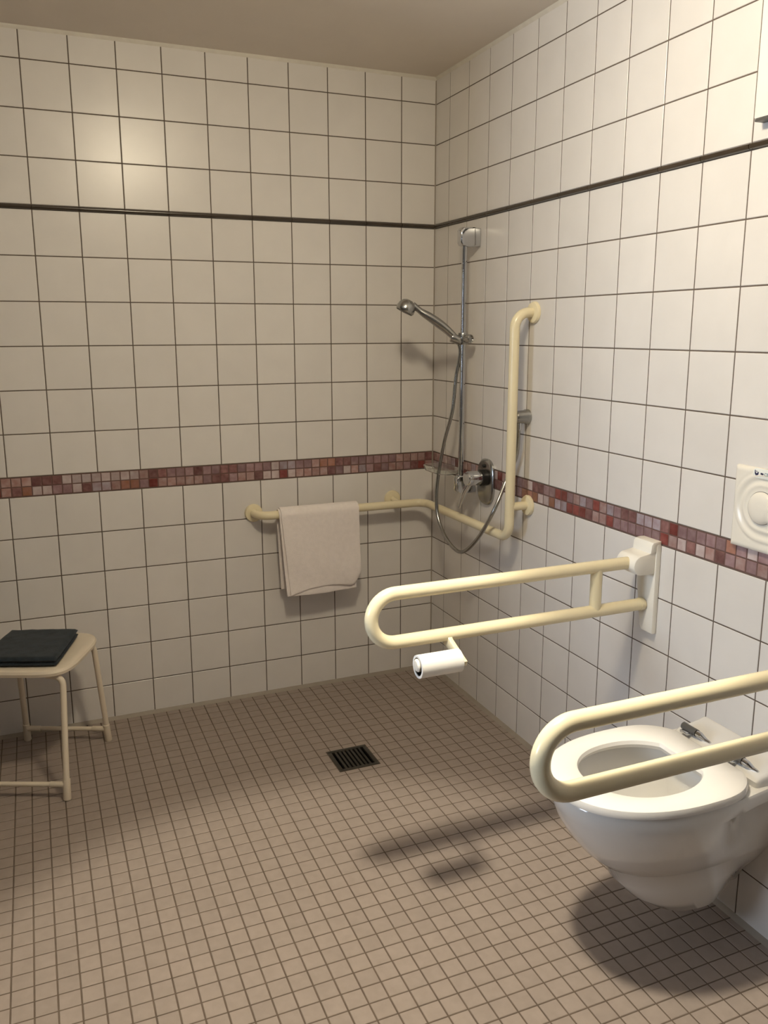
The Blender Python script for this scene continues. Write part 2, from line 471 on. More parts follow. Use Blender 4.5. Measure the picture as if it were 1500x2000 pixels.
# ---- ceiling lamp (above the frame)
lamp = thing('ceiling_lamp', 'round opal ceiling lamp, above the top of the picture', 'lamp', LAMP)
LR = 0.11
b = MB(); b.add(*lathe_data([(LR * 1.08, 0), (LR * 1.08, -0.022), (LR * 1.02, -0.026)], LAMP, (0, 0, 1), 40)); b.build('lamp_base', M_WHITE, lamp)
b = MB(); b.add(*lathe_data([(LR, -0.022)] + [(LR * math.cos(math.pi / 20 * k), -0.03 - 0.10 * math.sin(math.pi / 20 * k)) for k in range(10)] + [(0.001, -0.13)], LAMP, (0, 0, 1), 40)); b.build('lamp_bowl', M_OPAL, lamp)
sp = bpy.data.lights.new('lamp_downlight', 'SPOT'); sp.energy = LAMP_DOWN; sp.color = (1.0, 0.92, 0.74)
sp.spot_size = math.radians(55); sp.spot_blend = 0.32; sp.shadow_soft_size = 0.07
so = bpy.data.objects.new('lamp_downlight', sp); COL.objects.link(so)
so.parent = lamp; so.location = (0, 0, -0.14)

# ---- added cool-light pane far to the left (out of view)
wy0, wy1, wz0, wz1 = PANE
pane = mesh_obj('side_light_pane', *box_data(XW - 0.004, XW + 0.002, wy0, wy1, wz0, wz1), M_PANE); tag(pane, 'added window-like pane for cool side light, far left wall, out of view', 'window', kind='structure')
wf = MB()
for a, b_, c, d in ((wy0 - 0.05, wy1 + 0.05, wz0 - 0.05, wz0), (wy0 - 0.05, wy1 + 0.05, wz1, wz1 + 0.05), (wy0 - 0.05, wy0, wz0, wz1), (wy1, wy1 + 0.05, wz0, wz1)): wf.add(*box_data(XW, XW + 0.03, a, b_, c, d, 0.003))
wf.build('side_pane_frame', M_WHITE, pane)

# ------------------------------------------------------------------ folding grab rails
RZT, RZB, RR = 0.852, 0.7255, 0.0172
def grab_rail(y, label):
    t = thing('folding_grab_rail', label, 'grab rail', (0, y, 0.645), 'folding rails beside the toilet')
    m = MB(); m.add(*prism_data([(y - 0.041, 0.648), (y + 0.004, 0.648), (y + 0.012, 0.66), (y + 0.037, 0.80), (y + 0.037, 0.905), (y - 0.041, 0.905)], 'x', -0.0005, -0.017, 0.003))
    m.build('wall_plate', M_WHITE, t)
    hb = [(-0.017, 0.822), (-0.060, 0.822)] + [(-0.060 - 0.028 * math.sin(a), 0.850 - 0.028 * math.cos(a)) for a in [math.pi * k / 10 for k in range(1, 10)]] + [(-0.060, 0.878), (-0.017, 0.886)]
    m = MB(); m.add(*prism_data(hb, 'y', y - 0.038, y + 0.040, 0.003)); m.build('hinge_block', M_WHITE, t)
    m = MB(); m.add(*prism_data([(-0.016, 0.884), (-0.036, 0.882), (-0.034, 0.905), (-0.028, 0.912), (-0.016, 0.914), (-0.0005, 0.914), (-0.0005, 0.900), (-0.016, 0.900)], 'y', y - 0.0405, y + 0.0365, 0.003)); m.build('release_cap', M_WHITE, t)
    path = fillet([(-0.078, y, RZT), (-0.8455, y, RZT), (-0.8455, y, RZB), (-0.020, y, RZB)], 0.0632, 12)
    m = MB(); m.add(*tube_data(path, RR, 20)); m.build('tube', M_CREAM, t)
    m = MB(); m.add(*tube_data([(-0.183, y, RZB + 0.002), (-0.183, y, RZT - 0.002)], RR * 0.93, 20, False)); m.build('cross_tube', M_CREAM, t)
    m = MB(); m.add(*lathe_data([(RR + 0.0012, 0), (RR + 0.0012, 0.014)], (-0.034, y, RZB), (1, 0, 0), 20)); m.build('end_cap', M_CREAM, t)
    return t
Y1, Y2 = -1.393, -2.133
rail1 = grab_rail(Y1, 'cream folding grab rail with a paper roll holder, nearer the shower')
rail2 = grab_rail(Y2, 'cream folding grab rail in front of the toilet bowl, cut off by the right edge')

# roll holder under the first rail and its roll
RC = Vector((-0.703, Y1 - 0.084, 0.693)); RH = 0.056
hold = MB()
hx = RC.x + RH + 0.004
hold.add(*prism_data([(Y1 + 0.020, RZB - 0.004), (Y1 - 0.006, RZB - 0.004 + 0.014), (Y1 - 0.020, RZB - 0.006), (RC.y - 0.016, RC.z - 0.004), (RC.y - 0.012, RC.z - 0.016), (RC.y + 0.004, RC.z - 0.018), (RC.y + 0.014, RC.z - 0.006), (Y1 + 0.012, RZB - 0.03)], 'x', hx, hx + 0.012, 0.002))
hp = hold.build('roll_holder', M_CREAM, rail1)
m = MB(); m.add(*lathe_data([(0.0135, 0), (0.0135, 2 * RH - 0.004), (0.0160, 2 * RH), (0.0160, 2 * RH + 0.006), (0.012, 2 * RH + 0.010), (0.001, 2 * RH + 0.011)], (hx, RC.y, RC.z), (-1, 0, 0), 24)); m.build('spindle', M_PLATE, hp)
roll = MB()
ring = []
N = 36
for r, x in ((0.0285, RC.x + RH), (0.0285, RC.x - RH), (0.0225, RC.x - RH), (0.0225, RC.x + RH)):
    ring.append([(x, RC.y + r * math.cos(2 * math.pi * k / N), RC.z - 0.004 + r * math.sin(2 * math.pi * k / N)) for k in range(N)])
roll.add(*loft_data(ring + [ring[0]], False, False))
rt = thing('toilet_paper_roll', 'small white toilet paper roll on the holder under the cream rail', 'toilet paper', (RC.x, RC.y, RC.z - 0.0325))
roll.build('paper', M_PAPER, rt)
m = MB(); rg = []
for r, x in ((0.0224, RC.x + RH - 0.002), (0.0224, RC.x - RH + 0.002), (0.0212, RC.x - RH + 0.002), (0.0212, RC.x + RH - 0.002)):
    rg.append([(x, RC.y + r * math.cos(2 * math.pi * k / N), RC.z - 0.004 + r * math.sin(2 * math.pi * k / N)) for k in range(N)])
m.add(*loft_data(rg + [rg[0]], False, False)); m.build('core', M_BLACK, rt)

# ------------------------------------------------------------------ shower corner grab bar
ST = 0.076; BZ = 0.774; VY = -0.760; TZ = 1.541; BR = 0.0168
bar = thing('corner_grab_bar', 'cream angled grab bar running round the shower corner, holding the white towel', 'grab bar', (-0.4, -ST, 0.72))
path = fillet([(-0.790, -0.004, BZ), (-0.790, -ST, BZ), (-ST, -ST, BZ), (-ST, VY, BZ), (-ST, VY, TZ), (-0.004, VY, TZ)], 0.052, 9)
m = MB(); m.add(*tube_data(path, BR, 20)); m.build('tube', M_CREAM, bar)
def flange(c, ax):
    m = MB(); m.add(*lathe_data([(0.036, 0.0005), (0.036, 0.006), (0.033, 0.011), (0.024, 0.013), (0.0175, 0.0135)], c, ax, 32)); m.build('flange', M_CREAM, bar)
flange((-0.790, 0, BZ), (0, -1, 0)); flange((-0.190, 0, BZ + 0.010), (0, -1, 0))
flange((0, VY, TZ), (-1, 0, 0)); flange((0, VY, 0.886), (-1, 0, 0))
m = MB(); m.add(*tube_data([(-0.190, -0.006, BZ + 0.010), (-0.190, -ST, BZ + 0.002)], 0.0125, 16)); m.build('support', M_CREAM, bar)
m = MB(); m.add(*tube_data([(-0.006, VY, 0.886), (-ST + 0.003, VY, 0.886)], 0.0150, 16)); m.build('support', M_CREAM, bar)
for z in (1.455, 0.860):
    m = MB(); m.add(*lathe_data([(BR + 0.0005, -0.001), (BR + 0.0005, 0.001)], (-ST, VY, z), (0, 0, 1), 24)); m.build('joint_ring', M_CREAM, bar)

# ------------------------------------------------------------------ shower: rod, hand shower, hose, outlet, mixer
RX, RY = -0.060, -0.369
rod = thing('shower_rail', 'chrome wall-mounted shower rail with a sliding holder and clear soap dish', 'shower rail', (RX, RY, 0.86))
m = MB(); m.add(*tube_data([(RX, RY, 0.90), (RX, RY, 1.825)], 0.0104, 18)); m.build('rod', M_CHROME, rod)
def rod_bracket(z0, z1):
    m = MB(); m.add(*prism_data([(-0.0005, z0 + 0.004), (-0.045, z0), (-0.076, z0 + 0.004), (-0.083, z0 + 0.014), (-0.083, z1 - 0.012), (-0.074, z1 - 0.002), (-0.030, z1), (-0.0005, z1 - 0.003)], 'y', RY - 0.017, RY + 0.017, 0.005, 3))
    m.build('bracket', M_CHROME, rod)
rod_bracket(1.782, 1.852); rod_bracket(0.862, 0.935)
SZ = 1.452
sl = MB(); sl.add(*lathe_data([(0.017, -0.022), (0.0185, -0.018), (0.0185, 0.018), (0.017, 0.022)], (RX, RY, SZ), (0, 0, 1), 24)); slide = sl.build('slider', M_CHROME2, rod)
m = MB(); m.add(*lathe_data([(0.012, 0), (0.012, 0.012), (0.0165, 0.014), (0.0165, 0.028), (0.013, 0.031), (0.010, 0.026), (0.001, 0.026)], (RX, RY - 0.016, SZ), (0.35, -1, 0), 24)); m.build('knob', M_CHROME2, slide)
m = MB(); m.add(*lathe_data([(0.014, -0.020), (0.0165, -0.014), (0.0175, 0.016), (0.0165, 0.020), (0.012, 0.020)], (RX - 0.026, RY + 0.004, SZ - 0.002), (-0.86, 0.30, 0.42), 24)); m.build('cradle', M_CHROME2, slide)
# clear soap dish on the lower bracket
ds = MB(); rings = []
DC = (RX - 0.028, RY + 0.105)
for (hx_, hy_, z) in ((0.048, 0.085, 0.934), (0.052, 0.096, 0.953), (0.049, 0.093, 0.953), (0.045, 0.082, 0.937)):
    rings.append([(x, y, z) for x, y in rrect(DC[0], DC[1], hx_, hy_, 0.040, 6)])
ds.add(*loft_data(rings)); ds.build('soap_dish', M_GLASS, rod)

# hand shower
HC = Vector((-0.262, -0.300, 1.566))            # centre of the head
GR0 = Vector((RX - 0.022, RY + 0.003, SZ - 0.004))
hand = thing('hand_shower', 'chrome hand shower with a curved handle, set in the rail holder', 'hand shower', GR0)
hp_ = spline([GR0, GR0 + Vector((-0.045, 0.015, 0.043)), GR0 + Vector((-0.092, 0.032, 0.079)), GR0 + Vector((-0.130, 0.046, 0.104)), HC + Vector((0.022, -0.008, 0.011))], 7)
rr = [0.0112 + 0.0056 * math.sin(math.pi * min(1, i / (len(hp_) * 0.75))) for i in range(len(hp_))]
m = MB(); m.add(*tube_data(hp_, rr, 18)); m.build('handle', M_CHROME2, hand)
AX = Vector((-0.42, 0.16, -0.89)).normalized()
m = MB(); m.add(*lathe_data([(0.001, -0.030), (0.013, -0.029), (0.024, -0.023), (0.032, -0.012), (0.0355, 0.002), (0.0355, 0.012), (0.033, 0.016)], HC, AX, 30)); m.build('head', M_CHROME2, hand)
m = MB(); m.add(*lathe_data([(0.032, 0.0155), (0.031, 0.019), (0.012, 0.0205), (0.001, 0.0205)], HC, AX, 30)); m.build('spray_face', M_DGREY, hand)
# hose
OY, OZ = -0.738, 1.180
pts = [GR0 + Vector((0.004, -0.002, -0.010)), GR0 + Vector((0.012, -0.002, -0.050)), (-0.078, -0.352, 1.31), (-0.092, -0.352, 1.18), (-0.105, -0.310, 1.05), (-0.120, -0.285, 0.88), (-0.125, -0.305, 0.765),
       (-0.125, -0.385, 0.690), (-0.125, -0.500, 0.666), (-0.122, -0.610, 0.735), (-0.112, -0.710, 0.860), (-0.046, -0.690, 0.975), (-0.032, -0.722, 1.055), (-0.035, OY, 1.155)]
hs = MB(); hs.add(*tube_data(spline(pts, 9), 0.0070, 12))
hose = hs.build('shower_hose', M_CHROME2); recenter(hose)
tag(hose, 'grey metal shower hose hanging in a loop in front of the grab bar', 'hose')
# wall outlet
ot = thing('hose_outlet', 'small round chrome hose outlet on the tiles behind the upright grab bar', 'wall outlet', (0, OY, OZ))
m = MB(); m.add(*lathe_data([(0.026, 0.0005), (0.026, 0.010), (0.023, 0.016), (0.022, 0.046), (0.019, 0.051), (0.001, 0.052)], (0, OY, OZ + 0.012), (-1, 0, 0), 32)); m.build('body', M_CHROME2, ot)
m = MB(); m.add(*lathe_data([(0.0105, 0), (0.0105, 0.034), (0.009, 0.036)], (-0.035, OY, OZ + 0.004), (0, 0, -1), 20)); m.build('connector', M_CHROME, ot)
# mixer
MY, MZ = -0.470, 0.921
mx = thing('shower_mixer', 'chrome single-lever shower mixer with an oval wall plate', 'mixer tap', (0, MY, MZ - 0.085))
def oval(k, hy, hz):
    return [(k, MY + hy * (abs(math.cos(a)) ** 0.75) * math.copysign(1, math.cos(a)), MZ + hz * (abs(math.sin(a)) ** 0.75) * math.copysign(1, math.sin(a))) for a in [2 * math.pi * i / 40 for i in range(40)]]
m = MB(); m.add(*loft_data([oval(-0.0005, 0.060, 0.088), oval(-0.008, 0.060, 0.088), oval(-0.013, 0.055, 0.083), oval(-0.014, 0.050, 0.078)])); m.build('wall_plate', M_CHROME2, mx)
m = MB(); m.add(*lathe_data([(0.031, 0.012), (0.031, 0.034), (0.028, 0.036)], (0, MY - 0.005, MZ + 0.018), (-1, 0, 0), 30)); m.build('collar', M_BLACK, mx)
m = MB(); m.add(*lathe_data([(0.026, 0.034), (0.0275, 0.038), (0.0275, 0.088), (0.025, 0.094), (0.001, 0.096)], (0, MY - 0.005, MZ + 0.018), (-1, 0, 0), 30)); knob = m.build('cartridge_body', M_CHROME, mx)
lv = [(-0.072, MY - 0.004, MZ + 0.006), (-0.086, MY + 0.014, MZ - 0.030), (-0.094, MY + 0.030, MZ - 0.072), (-0.098, MY + 0.038, MZ - 0.100)]
m = MB(); m.add(*tube_data(spline(lv, 5), [0.014 - 0.0085 * i / 15 for i in range(16)], 14)); m.build('lever', M_CHROME, knob)
m = MB(); m.add(*lathe_data([(0.007, 0.012), (0.007, 0.020), (0.005, 0.022)], (0, MY, MZ + 0.062), (-1, 0, 0), 16)); m.build('diverter_button', M_BLACK, mx)

# ------------------------------------------------------------------ white towel over the bar
def towel():
    t = thing('hand_towel', 'folded white hand towel hanging over the cream grab bar', 'towel', (-0.54, -ST, 0.44))
    def sheet(off, xl0, xl1, xr0, xr1, zf, zb, corner, wob):
        nx, nv = 30, 64; verts = []; faces = []
        R = BR + 0.003 + off
        Lf = BZ - zf; Lb = BZ - zb; Lc = math.pi * R; tot = Lb + Lc + Lf
        for j in range(nv + 1):
            s = tot * j / nv
            for i in range(nx + 1):
                u = i / nx
                if s < Lb: y, z, h = -ST + R, BZ - (Lb - s), (Lb - s) / Lb * 0.6
                elif s < Lb + Lc:
                    a = (s - Lb) / R; y, z, h = -ST + R * math.cos(a), BZ + R * math.sin(a), 0
                else: y, z, h = -ST - R, BZ - (s - Lb - Lc), (s - Lb - Lc) / Lf
                xa = xl0 + (xl1 - xl0) * h; xb = xr0 + (xr1 - xr0) * h
                x = xa + (xb - xa) * u
                n_ = noise.noise(Vector((x * 7, z * 7 + y * 30, wob)))
                n2 = noise.noise(Vector((x * 22, z * 22, wob + 5)))
                front = -1 if s > Lb + Lc * 0.5 else 1
                y += front * h * (0.010 * n_ + 0.0022 * n2 + 0.004 + 0.006 * (1 - u) * h)
                if s < Lb: y = min(y, -0.006)
                if front < 0:
                    z += h * h * (corner[0] * max(0, u - 0.84) ** 2 * 40 + corner[1] * max(0, 0.25 - u) * 0.5 + corner[2] * math.sin(u * 3.1))
                verts.append((x, y, z))
        w_ = nx + 1
        for j in range(nv):
            for i in range(nx): faces.append((j * w_ + i, j * w_ + i + 1, (j + 1) * w_ + i + 1, (j + 1) * w_ + i))
        return verts, faces
    for nm, a in (('outer_layer', (0.0075, -0.706, -0.676, -0.380, -0.376, 0.452, 0.47, (0.060, -0.05, 0.020), 1.0)), ('inner_layer', (0.0015, -0.712, -0.690, -0.384, -0.394, 0.446, 0.46, (0.0, -0.02, -0.006), 4.0))):
        v, f = sheet(*a)
        o = mesh_obj(nm, v, f, M_TOWEL, t, 180)
        md = o.modifiers.new('thick', 'SOLIDIFY'); md.thickness = 0.0052; md.offset = 0
        md = o.modifiers.new('round', 'BEVEL'); md.width = 0.0018; md.segments = 2; md.limit_method = 'ANGLE'
    return t
towel()

# ------------------------------------------------------------------ shower stool
SU = Vector((0.397, 0.918, 0)); SV = Vector((-0.918, 0.397, 0)); S0 = Vector((-1.621, -0.293, 0))
def sp_(u, v, z): q = S0 + SU * u + SV * v; return Vector((q.x, q.y, z))
SEAT = 0.424
st = thing('shower_stool', 'off-white shower stool with tubular legs, carrying the dark towel', 'stool', (S0.x, S0.y, 0))
def seat_ring(k, z):
    out = []
    for i in range(56):
        a = 2 * math.pi * i / 56; e = 2 / 4.2
        cu = math.copysign(abs(math.cos(a)) ** e, math.cos(a)); cv = math.copysign(abs(math.sin(a)) ** e, math.sin(a))
        out.append(sp_(0.015 + (0.182 - k) * cu, 0.004 + (0.168 - k) * cv, z))
    return out
m = MB(); m.add(*loft_data([seat_ring(0.012, SEAT - 0.024), seat_ring(0.002, SEAT - 0.020), seat_ring(0, SEAT - 0.010), seat_ring(0.004, SEAT - 0.002), seat_ring(0.010, SEAT), seat_ring(0.030, SEAT - 0.0015), seat_ring(0.09, SEAT - 0.004)]))
m.build('seat', M_STOOL, st)
for su in (-1, 1):
    for sv in (-1, 1):
        foot = sp_(0.200 * su, 0.150 * sv, 0.0); knee = sp_(0.140 * su + 0.012, 0.138 * sv, SEAT - 0.034); inn = sp_(0.140 * su + 0.012, 0.085 * sv, SEAT - 0.026)
        path = fillet([foot + Vector((0, 0, 0.012)), knee, inn], 0.030, 7)
        m = MB(); m.add(*tube_data(path, 0.0101, 14)); lg = m.build('leg', M_STOOL, st)
        d = (knee - foot).normalized()
        m = MB(); m.add(*lathe_data([(0.0118, 0.0), (0.0132, 0.003), (0.0120, 0.066), (0.0105, 0.068)], foot + Vector((0, 0, 0.0005)), d, 18)); m.build('foot_cap', M_STOOL, lg)
    a, b_ = sp_(0.192 * su, -0.147, 0.050), sp_(0.192 * su, 0.147, 0.050)
    m = MB(); m.add(*tube_data([a, b_], 0.0080, 14)); sr = m.build('stretcher', M_STOOL, st)
    for e0, e1 in ((a, b_), (b_, a)):
        dd = (e1 - e0).normalized()
        m = MB(); m.add(*lathe_data([(0.0098, 0.006), (0.0098, 0.050), (0.0085, 0.052)], e0, dd, 16)); m.build('sleeve', M_STOOL, sr)

# dark folded towel on the stool
def dark_towel():
    t = thing('folded_towel', 'dark navy folded towel lying on the shower stool', 'towel', (S0.x, S0.y, SEAT))
    C_ = [Vector((-1.478, -0.185)), Vector((-1.700, -0.105)), Vector((-1.800, -0.360)), Vector((-1.560, -0.455))]
    for lay, (z0, z1, ins) in enumerate(((0.0, 0.014, 0.0), (0.0135, 0.030, 0.004))):
        nx, ny = 30, 30; top = []; bot = []
        for j in range(ny + 1):
            for i in range(nx + 1):
                u, v = i / nx, j / ny
                # soften corners
                uu = 0.5 + (u - 0.5) * (1 - 0.012 * (2 * v - 1) ** 4 - ins); vv = 0.5 + (v - 0.5) * (1 - 0.012 * (2 * u - 1) ** 4 - ins)
                q = C_[0].lerp(C_[1], uu).lerp(C_[3].lerp(C_[2], uu), vv)
                e = min(1, min(u, 1 - u, v, 1 - v) / 0.045); rnd = math.sqrt(max(0, 1 - (1 - e) ** 2))
                n_ = noise.noise(Vector((q.x * 16, q.y * 16, lay * 3.0))) + 0.4 * noise.noise(Vector((q.x * 50, q.y * 50, lay * 3.0 + 9)))
                mid = (z0 + z1) / 2
                top.append((q.x, q.y, SEAT + mid + (z1 - mid) * rnd + 0.0022 * n_ * (1 if lay else 0.2)))
                bot.append((q.x, q.y, SEAT + mid - (mid - z0) * rnd * 0.98 + (0.0002 if lay == 0 else 0)))
        n = (nx + 1) * (ny + 1); w_ = nx + 1; f = []
        for j in range(ny):
            for i in range(nx):
                q = (j * w_ + i, j * w_ + i + 1, (j + 1) * w_ + i + 1, (j + 1) * w_ + i)
                f.append(q); f.append(tuple(k + n for k in q[::-1]))
        edge = [i for i in range(w_)] + [j * w_ + nx for j in range(1, ny + 1)] + [ny * w_ + i for i in range(nx - 1, -1, -1)] + [j * w_ for j in range(ny - 1, 0, -1)]
        for k in range(len(edge)): a, b_ = edge[k], edge[(k + 1) % len(edge)]; f.append((b_, a, a + n, b_ + n))
        bm = bmesh.new(); vs = [bm.verts.new(p_) for p_ in top + bot]
        for q in f: bm.faces.new([vs[i] for i in q])
        bmesh.ops.recalc_face_normals(bm, faces=list(bm.faces))
        mesh_obj('layer', *bm_data(bm), M_DTOWEL, t, 60)
dark_towel()

# ------------------------------------------------------------------ floor drain
dr = thing('floor_drain', 'square dark metal floor drain with a slotted grate', 'drain', ((DR[0] + DR[1]) / 2, (DR[2] + DR[3]) / 2, -0.03))
x0, x1, y0, y1 = DR; fr_ = 0.0135
fm = MB()
for a, b_, c, d in ((x0, x1, y0, y0 + fr_), (x0, x1, y1 - fr_, y1), (x0, x0 + fr_, y0 + fr_, y1 - fr_), (x1 - fr_, x1, y0 + fr_, y1 - fr_)): fm.add(*box_data(a, b_, c, d, -0.012, 0.0005, 0.0008))
fm.build('frame', M_GRATE, dr)
nb = 8; wv = (x1 - x0 - 2 * fr_); pitch = wv / nb
for k in range(1, nb):
    m = MB(); cx = x0 + fr_ + k * pitch
    m.add(*box_data(cx - 0.0042, cx + 0.0042, y0 + fr_ - 0.001, y1 - fr_ + 0.001, -0.010, -0.0002, 0.0008)); m.build('bar', M_GRATE, dr)
m = MB(); m.add(*box_data(x0 + 0.005, x1 - 0.005, y0 + 0.005, y1 - 0.005, -0.05, -0.030)); m.build('pan', M_PIT, dr)

# ------------------------------------------------------------------ toilet
TY = -1.763
toilet = thing('wall_hung_toilet', 'white wall-hung toilet with its seat down and no lid', 'toilet', (-0.27, TY, 0.08))
NT = 64
def dring(z, xf, wm, xm, wb, n=2.3, xb=-0.0006, dip=0.0):
    """closed D outline: rounded front at xf, widest wm at xm, back width wb at the wall"""
    out = []
    nf = 40
    for i in range(nf + 1):                       # front arc from -y side over the front to +y side
        a = math.pi * i / nf
        c = math.cos(a); s = math.sin(a)
        y = -wm * math.copysign(abs(c) ** (2 / n), c); x = xm - (xm - xf) * abs(s) ** (2 / n)
        out.append((x, TY + y, z))
    nb_ = 11
    for i in range(1, nb_ + 1):
        t = i / (nb_ + 1); sm = t * t * (3 - 2 * t); out.append((xm + (xb - xm) * t, TY + wm + (wb - wm) * sm - dip * math.sin(math.pi * t ** 1.5) ** 2, z))
    out.append((xb, TY + wb, z)); out.append((xb, TY - wb, z))
    for i in range(nb_, 0, -1):
        t = i / (nb_ + 1); sm = t * t * (3 - 2 * t); out.append((xm + (xb - xm) * t, TY - wm - (wb - wm) * sm + dip * math.sin(math.pi * t ** 1.5) ** 2, z))
    return out
def oring(z, cx, hx, hy, n=2.2):
    """inner opening outline with the same point count"""
    ref = dring(z, -0.5, 0.18, -0.25, 0.12); out = []
    for (x, y, _) in ref:
        a = math.atan2((y - TY) / 0.18, (x + 0.26) / 0.26); c, s = math.cos(a), math.sin(a)
        out.append((cx + hx * math.copysign(abs(c) ** (2 / n), c), TY + hy * math.copysign(abs(s) ** (2 / n), s), z))
    return out
RIM = 0.452
rings = [dring(0.104, -0.235, 0.050, -0.14, 0.018), dring(0.110, -0.268, 0.074, -0.15, 0.022), dring(0.15, -0.326, 0.092, -0.16, 0.040), dring(0.20, -0.372, 0.104, -0.17, 0.076),
         dring(0.248, -0.400, 0.112, -0.18, 0.103), dring(0.262, -0.424, 0.124, -0.19, 0.108), dring(0.29, -0.455, 0.139, -0.22, 0.116, dip=0.010), dring(0.33, -0.487, 0.156, -0.24, 0.126, dip=0.024),
         dring(0.37, -0.511, 0.168, -0.25, 0.130, dip=0.036), dring(0.398, -0.522, 0.174, -0.25, 0.130, dip=0.040), dring(0.408, -0.526, 0.176, -0.25, 0.138, dip=0.026), dring(0.416, -0.529, 0.178, -0.25, 0.152, dip=0.004), dring(RIM - 0.008, -0.534, 0.180, -0.25, 0.156), dring(RIM, -0.529, 0.176, -0.25, 0.152),
         oring(RIM, -0.300, 0.170, 0.138), oring(RIM - 0.006, -0.300, 0.166, 0.134), oring(RIM - 0.05, -0.298, 0.164, 0.132), oring(RIM - 0.11, -0.29, 0.156, 0.118), oring(RIM - 0.17, -0.265, 0.135, 0.088), oring(RIM - 0.20, -0.25, 0.10, 0.066), oring(RIM - 0.23, -0.24, 0.07, 0.05)]
m = MB(); m.add(*loft_data(rings)); bowl = m.build('bowl', M_CERAMIC, toilet, 50)
m = MB(); m.add(*loft_data([oring(RIM - 0.199, -0.25, 0.098, 0.064), oring(RIM - 0.198, -0.25, 0.097, 0.063)])); m.build('water', M_WATER, bowl)
# raised rear ledge against the wall
def ledge(z, xf, hw, r):
    pts = []
    for x, y in rrect(xf / 2, 0, -xf / 2 - 0.0006, hw, r, 6): pts.append((x if x < -0.001 else -0.0006, TY + y, z))
    return pts
m = MB()
m.add(*prism_data([(-0.0006, 0.440), (-0.105, 0.440), (-0.105, RIM + 0.014), (-0.088, RIM + 0.024), (-0.020, RIM + 0.034), (-0.010, 0.490), (-0.0006, 0.490)], 'y', TY - 0.148, TY + 0.130, 0.010, 3)); m.build('rear_ledge', M_CERAMIC, toilet)
# seat ring
def sring(k, z):
    """seat outline: round front, squarer back with rounded corners"""
    out = []
    for (x, y, _) in dring(z, -0.5, 0.18, -0.25, 0.12):
        a = math.atan2((y - TY) / 0.18, (x + 0.27) / 0.25); c, s_ = math.cos(a), math.sin(a)
        n = 2.25 if c < 0 else 3.0; L = 0.275 if c < 0 else 0.182
        out.append((-0.270 + (L - k) * math.copysign(abs(c) ** (2 / n), c), TY + (0.187 - k) * math.copysign(abs(s_) ** (2 / (2.25 if c < 0 else 2.6)), s_), z))
    return out
def sopen(k, z): return oring(z, -0.316, 0.145 + k, 0.121 + k, 2.15)
ZS = RIM + 0.0005
m = MB(); m.add(*loft_data([sopen(0.006, ZS + 0.004), sring(0.006, ZS + 0.004), sring(0.001, ZS + 0.007), sring(0, ZS + 0.015), sring(0.003, ZS + 0.024), sring(0.010, ZS + 0.0275), sopen(0.010, ZS + 0.0275), sopen(0.003, ZS + 0.024), sopen(0, ZS + 0.015), sopen(0.006, ZS + 0.004)], False, False))
m.build('seat', M_SEAT, toilet, 40)
for sx in (-1, 1):
    m = MB(); yc = TY + (0.084 if sx > 0 else -0.066)
    m.add(*tube_data([(-0.088, yc + 0.024, ZS + 0.036), (-0.088, yc - 0.024, ZS + 0.036)], 0.0095, 16))
    hb = m.build('hinge', M_DGREY, toilet)
    m = MB(); m.add(*tube_data([(-0.088, yc - 0.0255, ZS + 0.036), (-0.088, yc - 0.036, ZS + 0.036), (-0.080, yc - 0.045, ZS + 0.026), (-0.080, yc - 0.062, ZS + 0.0265)], [0.0085, 0.0080, 0.006, 0.003], 12)); m.build('hinge_pin', M_CHROME, hb)
    m = MB(); m.add(*box_data(-0.108, -0.082, yc - 0.010, yc + 0.016, ZS + 0.0265, ZS + 0.033, 0.002)); m.build('hinge_foot', M_CHROME, hb)
for sx in (-1, 1):
    for xx in (-0.36, -0.20):
        m = MB(); m.add(*box_data(xx - 0.02, xx + 0.02, TY + sx * 0.148 - 0.004, TY + sx * 0.148 + 0.004, RIM, ZS + 0.005, 0.001)); m.build('seat_buffer', M_DGREY, toilet)

# ------------------------------------------------------------------ flush plate
FPY, FPZ = -1.793, 1.0665
fpl = thing('flush_plate', 'ivory toilet flush plate with a round-lobed button and a small printed label', 'flush plate', (0, FPY, FPZ - 0.1))
def hgt(dy, dz):
    r = math.hypot(max(0, abs(dy) - 0.022), dz - 0.008)
    e = min(0.113 - abs(dy), 0.100 - abs(dz))
    edge = min(1, max(0, e / 0.012)); edge = math.sqrt(1 - (1 - edge) ** 2)
    rip = 0.0
    if r > 0.045: rip = 0.0020 * math.cos((r - 0.052) / 0.0125 * math.pi) * max(0, min(1, (0.090 - r) / 0.01)) * min(1, (r - 0.045) / 0.008)
    return 0.002 + 0.011 * edge + rip * edge
ny, nz = 84, 82; v = []; f = []
for j in range(nz + 1):
    for i in range(ny + 1):
        dy = -0.113 + 0.226 * i / ny; dz = -0.100 + 0.2 * j / nz; v.append((-hgt(dy, dz), FPY + dy, FPZ + dz))
for j in range(nz):
    for i in range(ny):
        a = j * (ny + 1) + i; f.append((a, a + ny + 1, a + ny + 2, a + 1))
n0 = len(v)
v += [(-0.0004, FPY - 0.113, FPZ - 0.1), (-0.0004, FPY + 0.113, FPZ - 0.1), (-0.0004, FPY + 0.113, FPZ + 0.1), (-0.0004, FPY - 0.113, FPZ + 0.1)]
f.append((n0, n0 + 1, n0 + 2, n0 + 3))
row = lambda j: [j * (ny + 1) + i for i in range(ny + 1)]
f.append(tuple([n0 + 1, n0] + row(0))); f.append(tuple([n0 + 3, n0 + 2] + row(nz)[::-1]))
f.append(tuple([n0, n0 + 3] + [j * (ny + 1) for j in range(nz, -1, -1)])); f.append(tuple([n0 + 2, n0 + 1] + [j * (ny + 1) + ny for j in range(nz + 1)]))
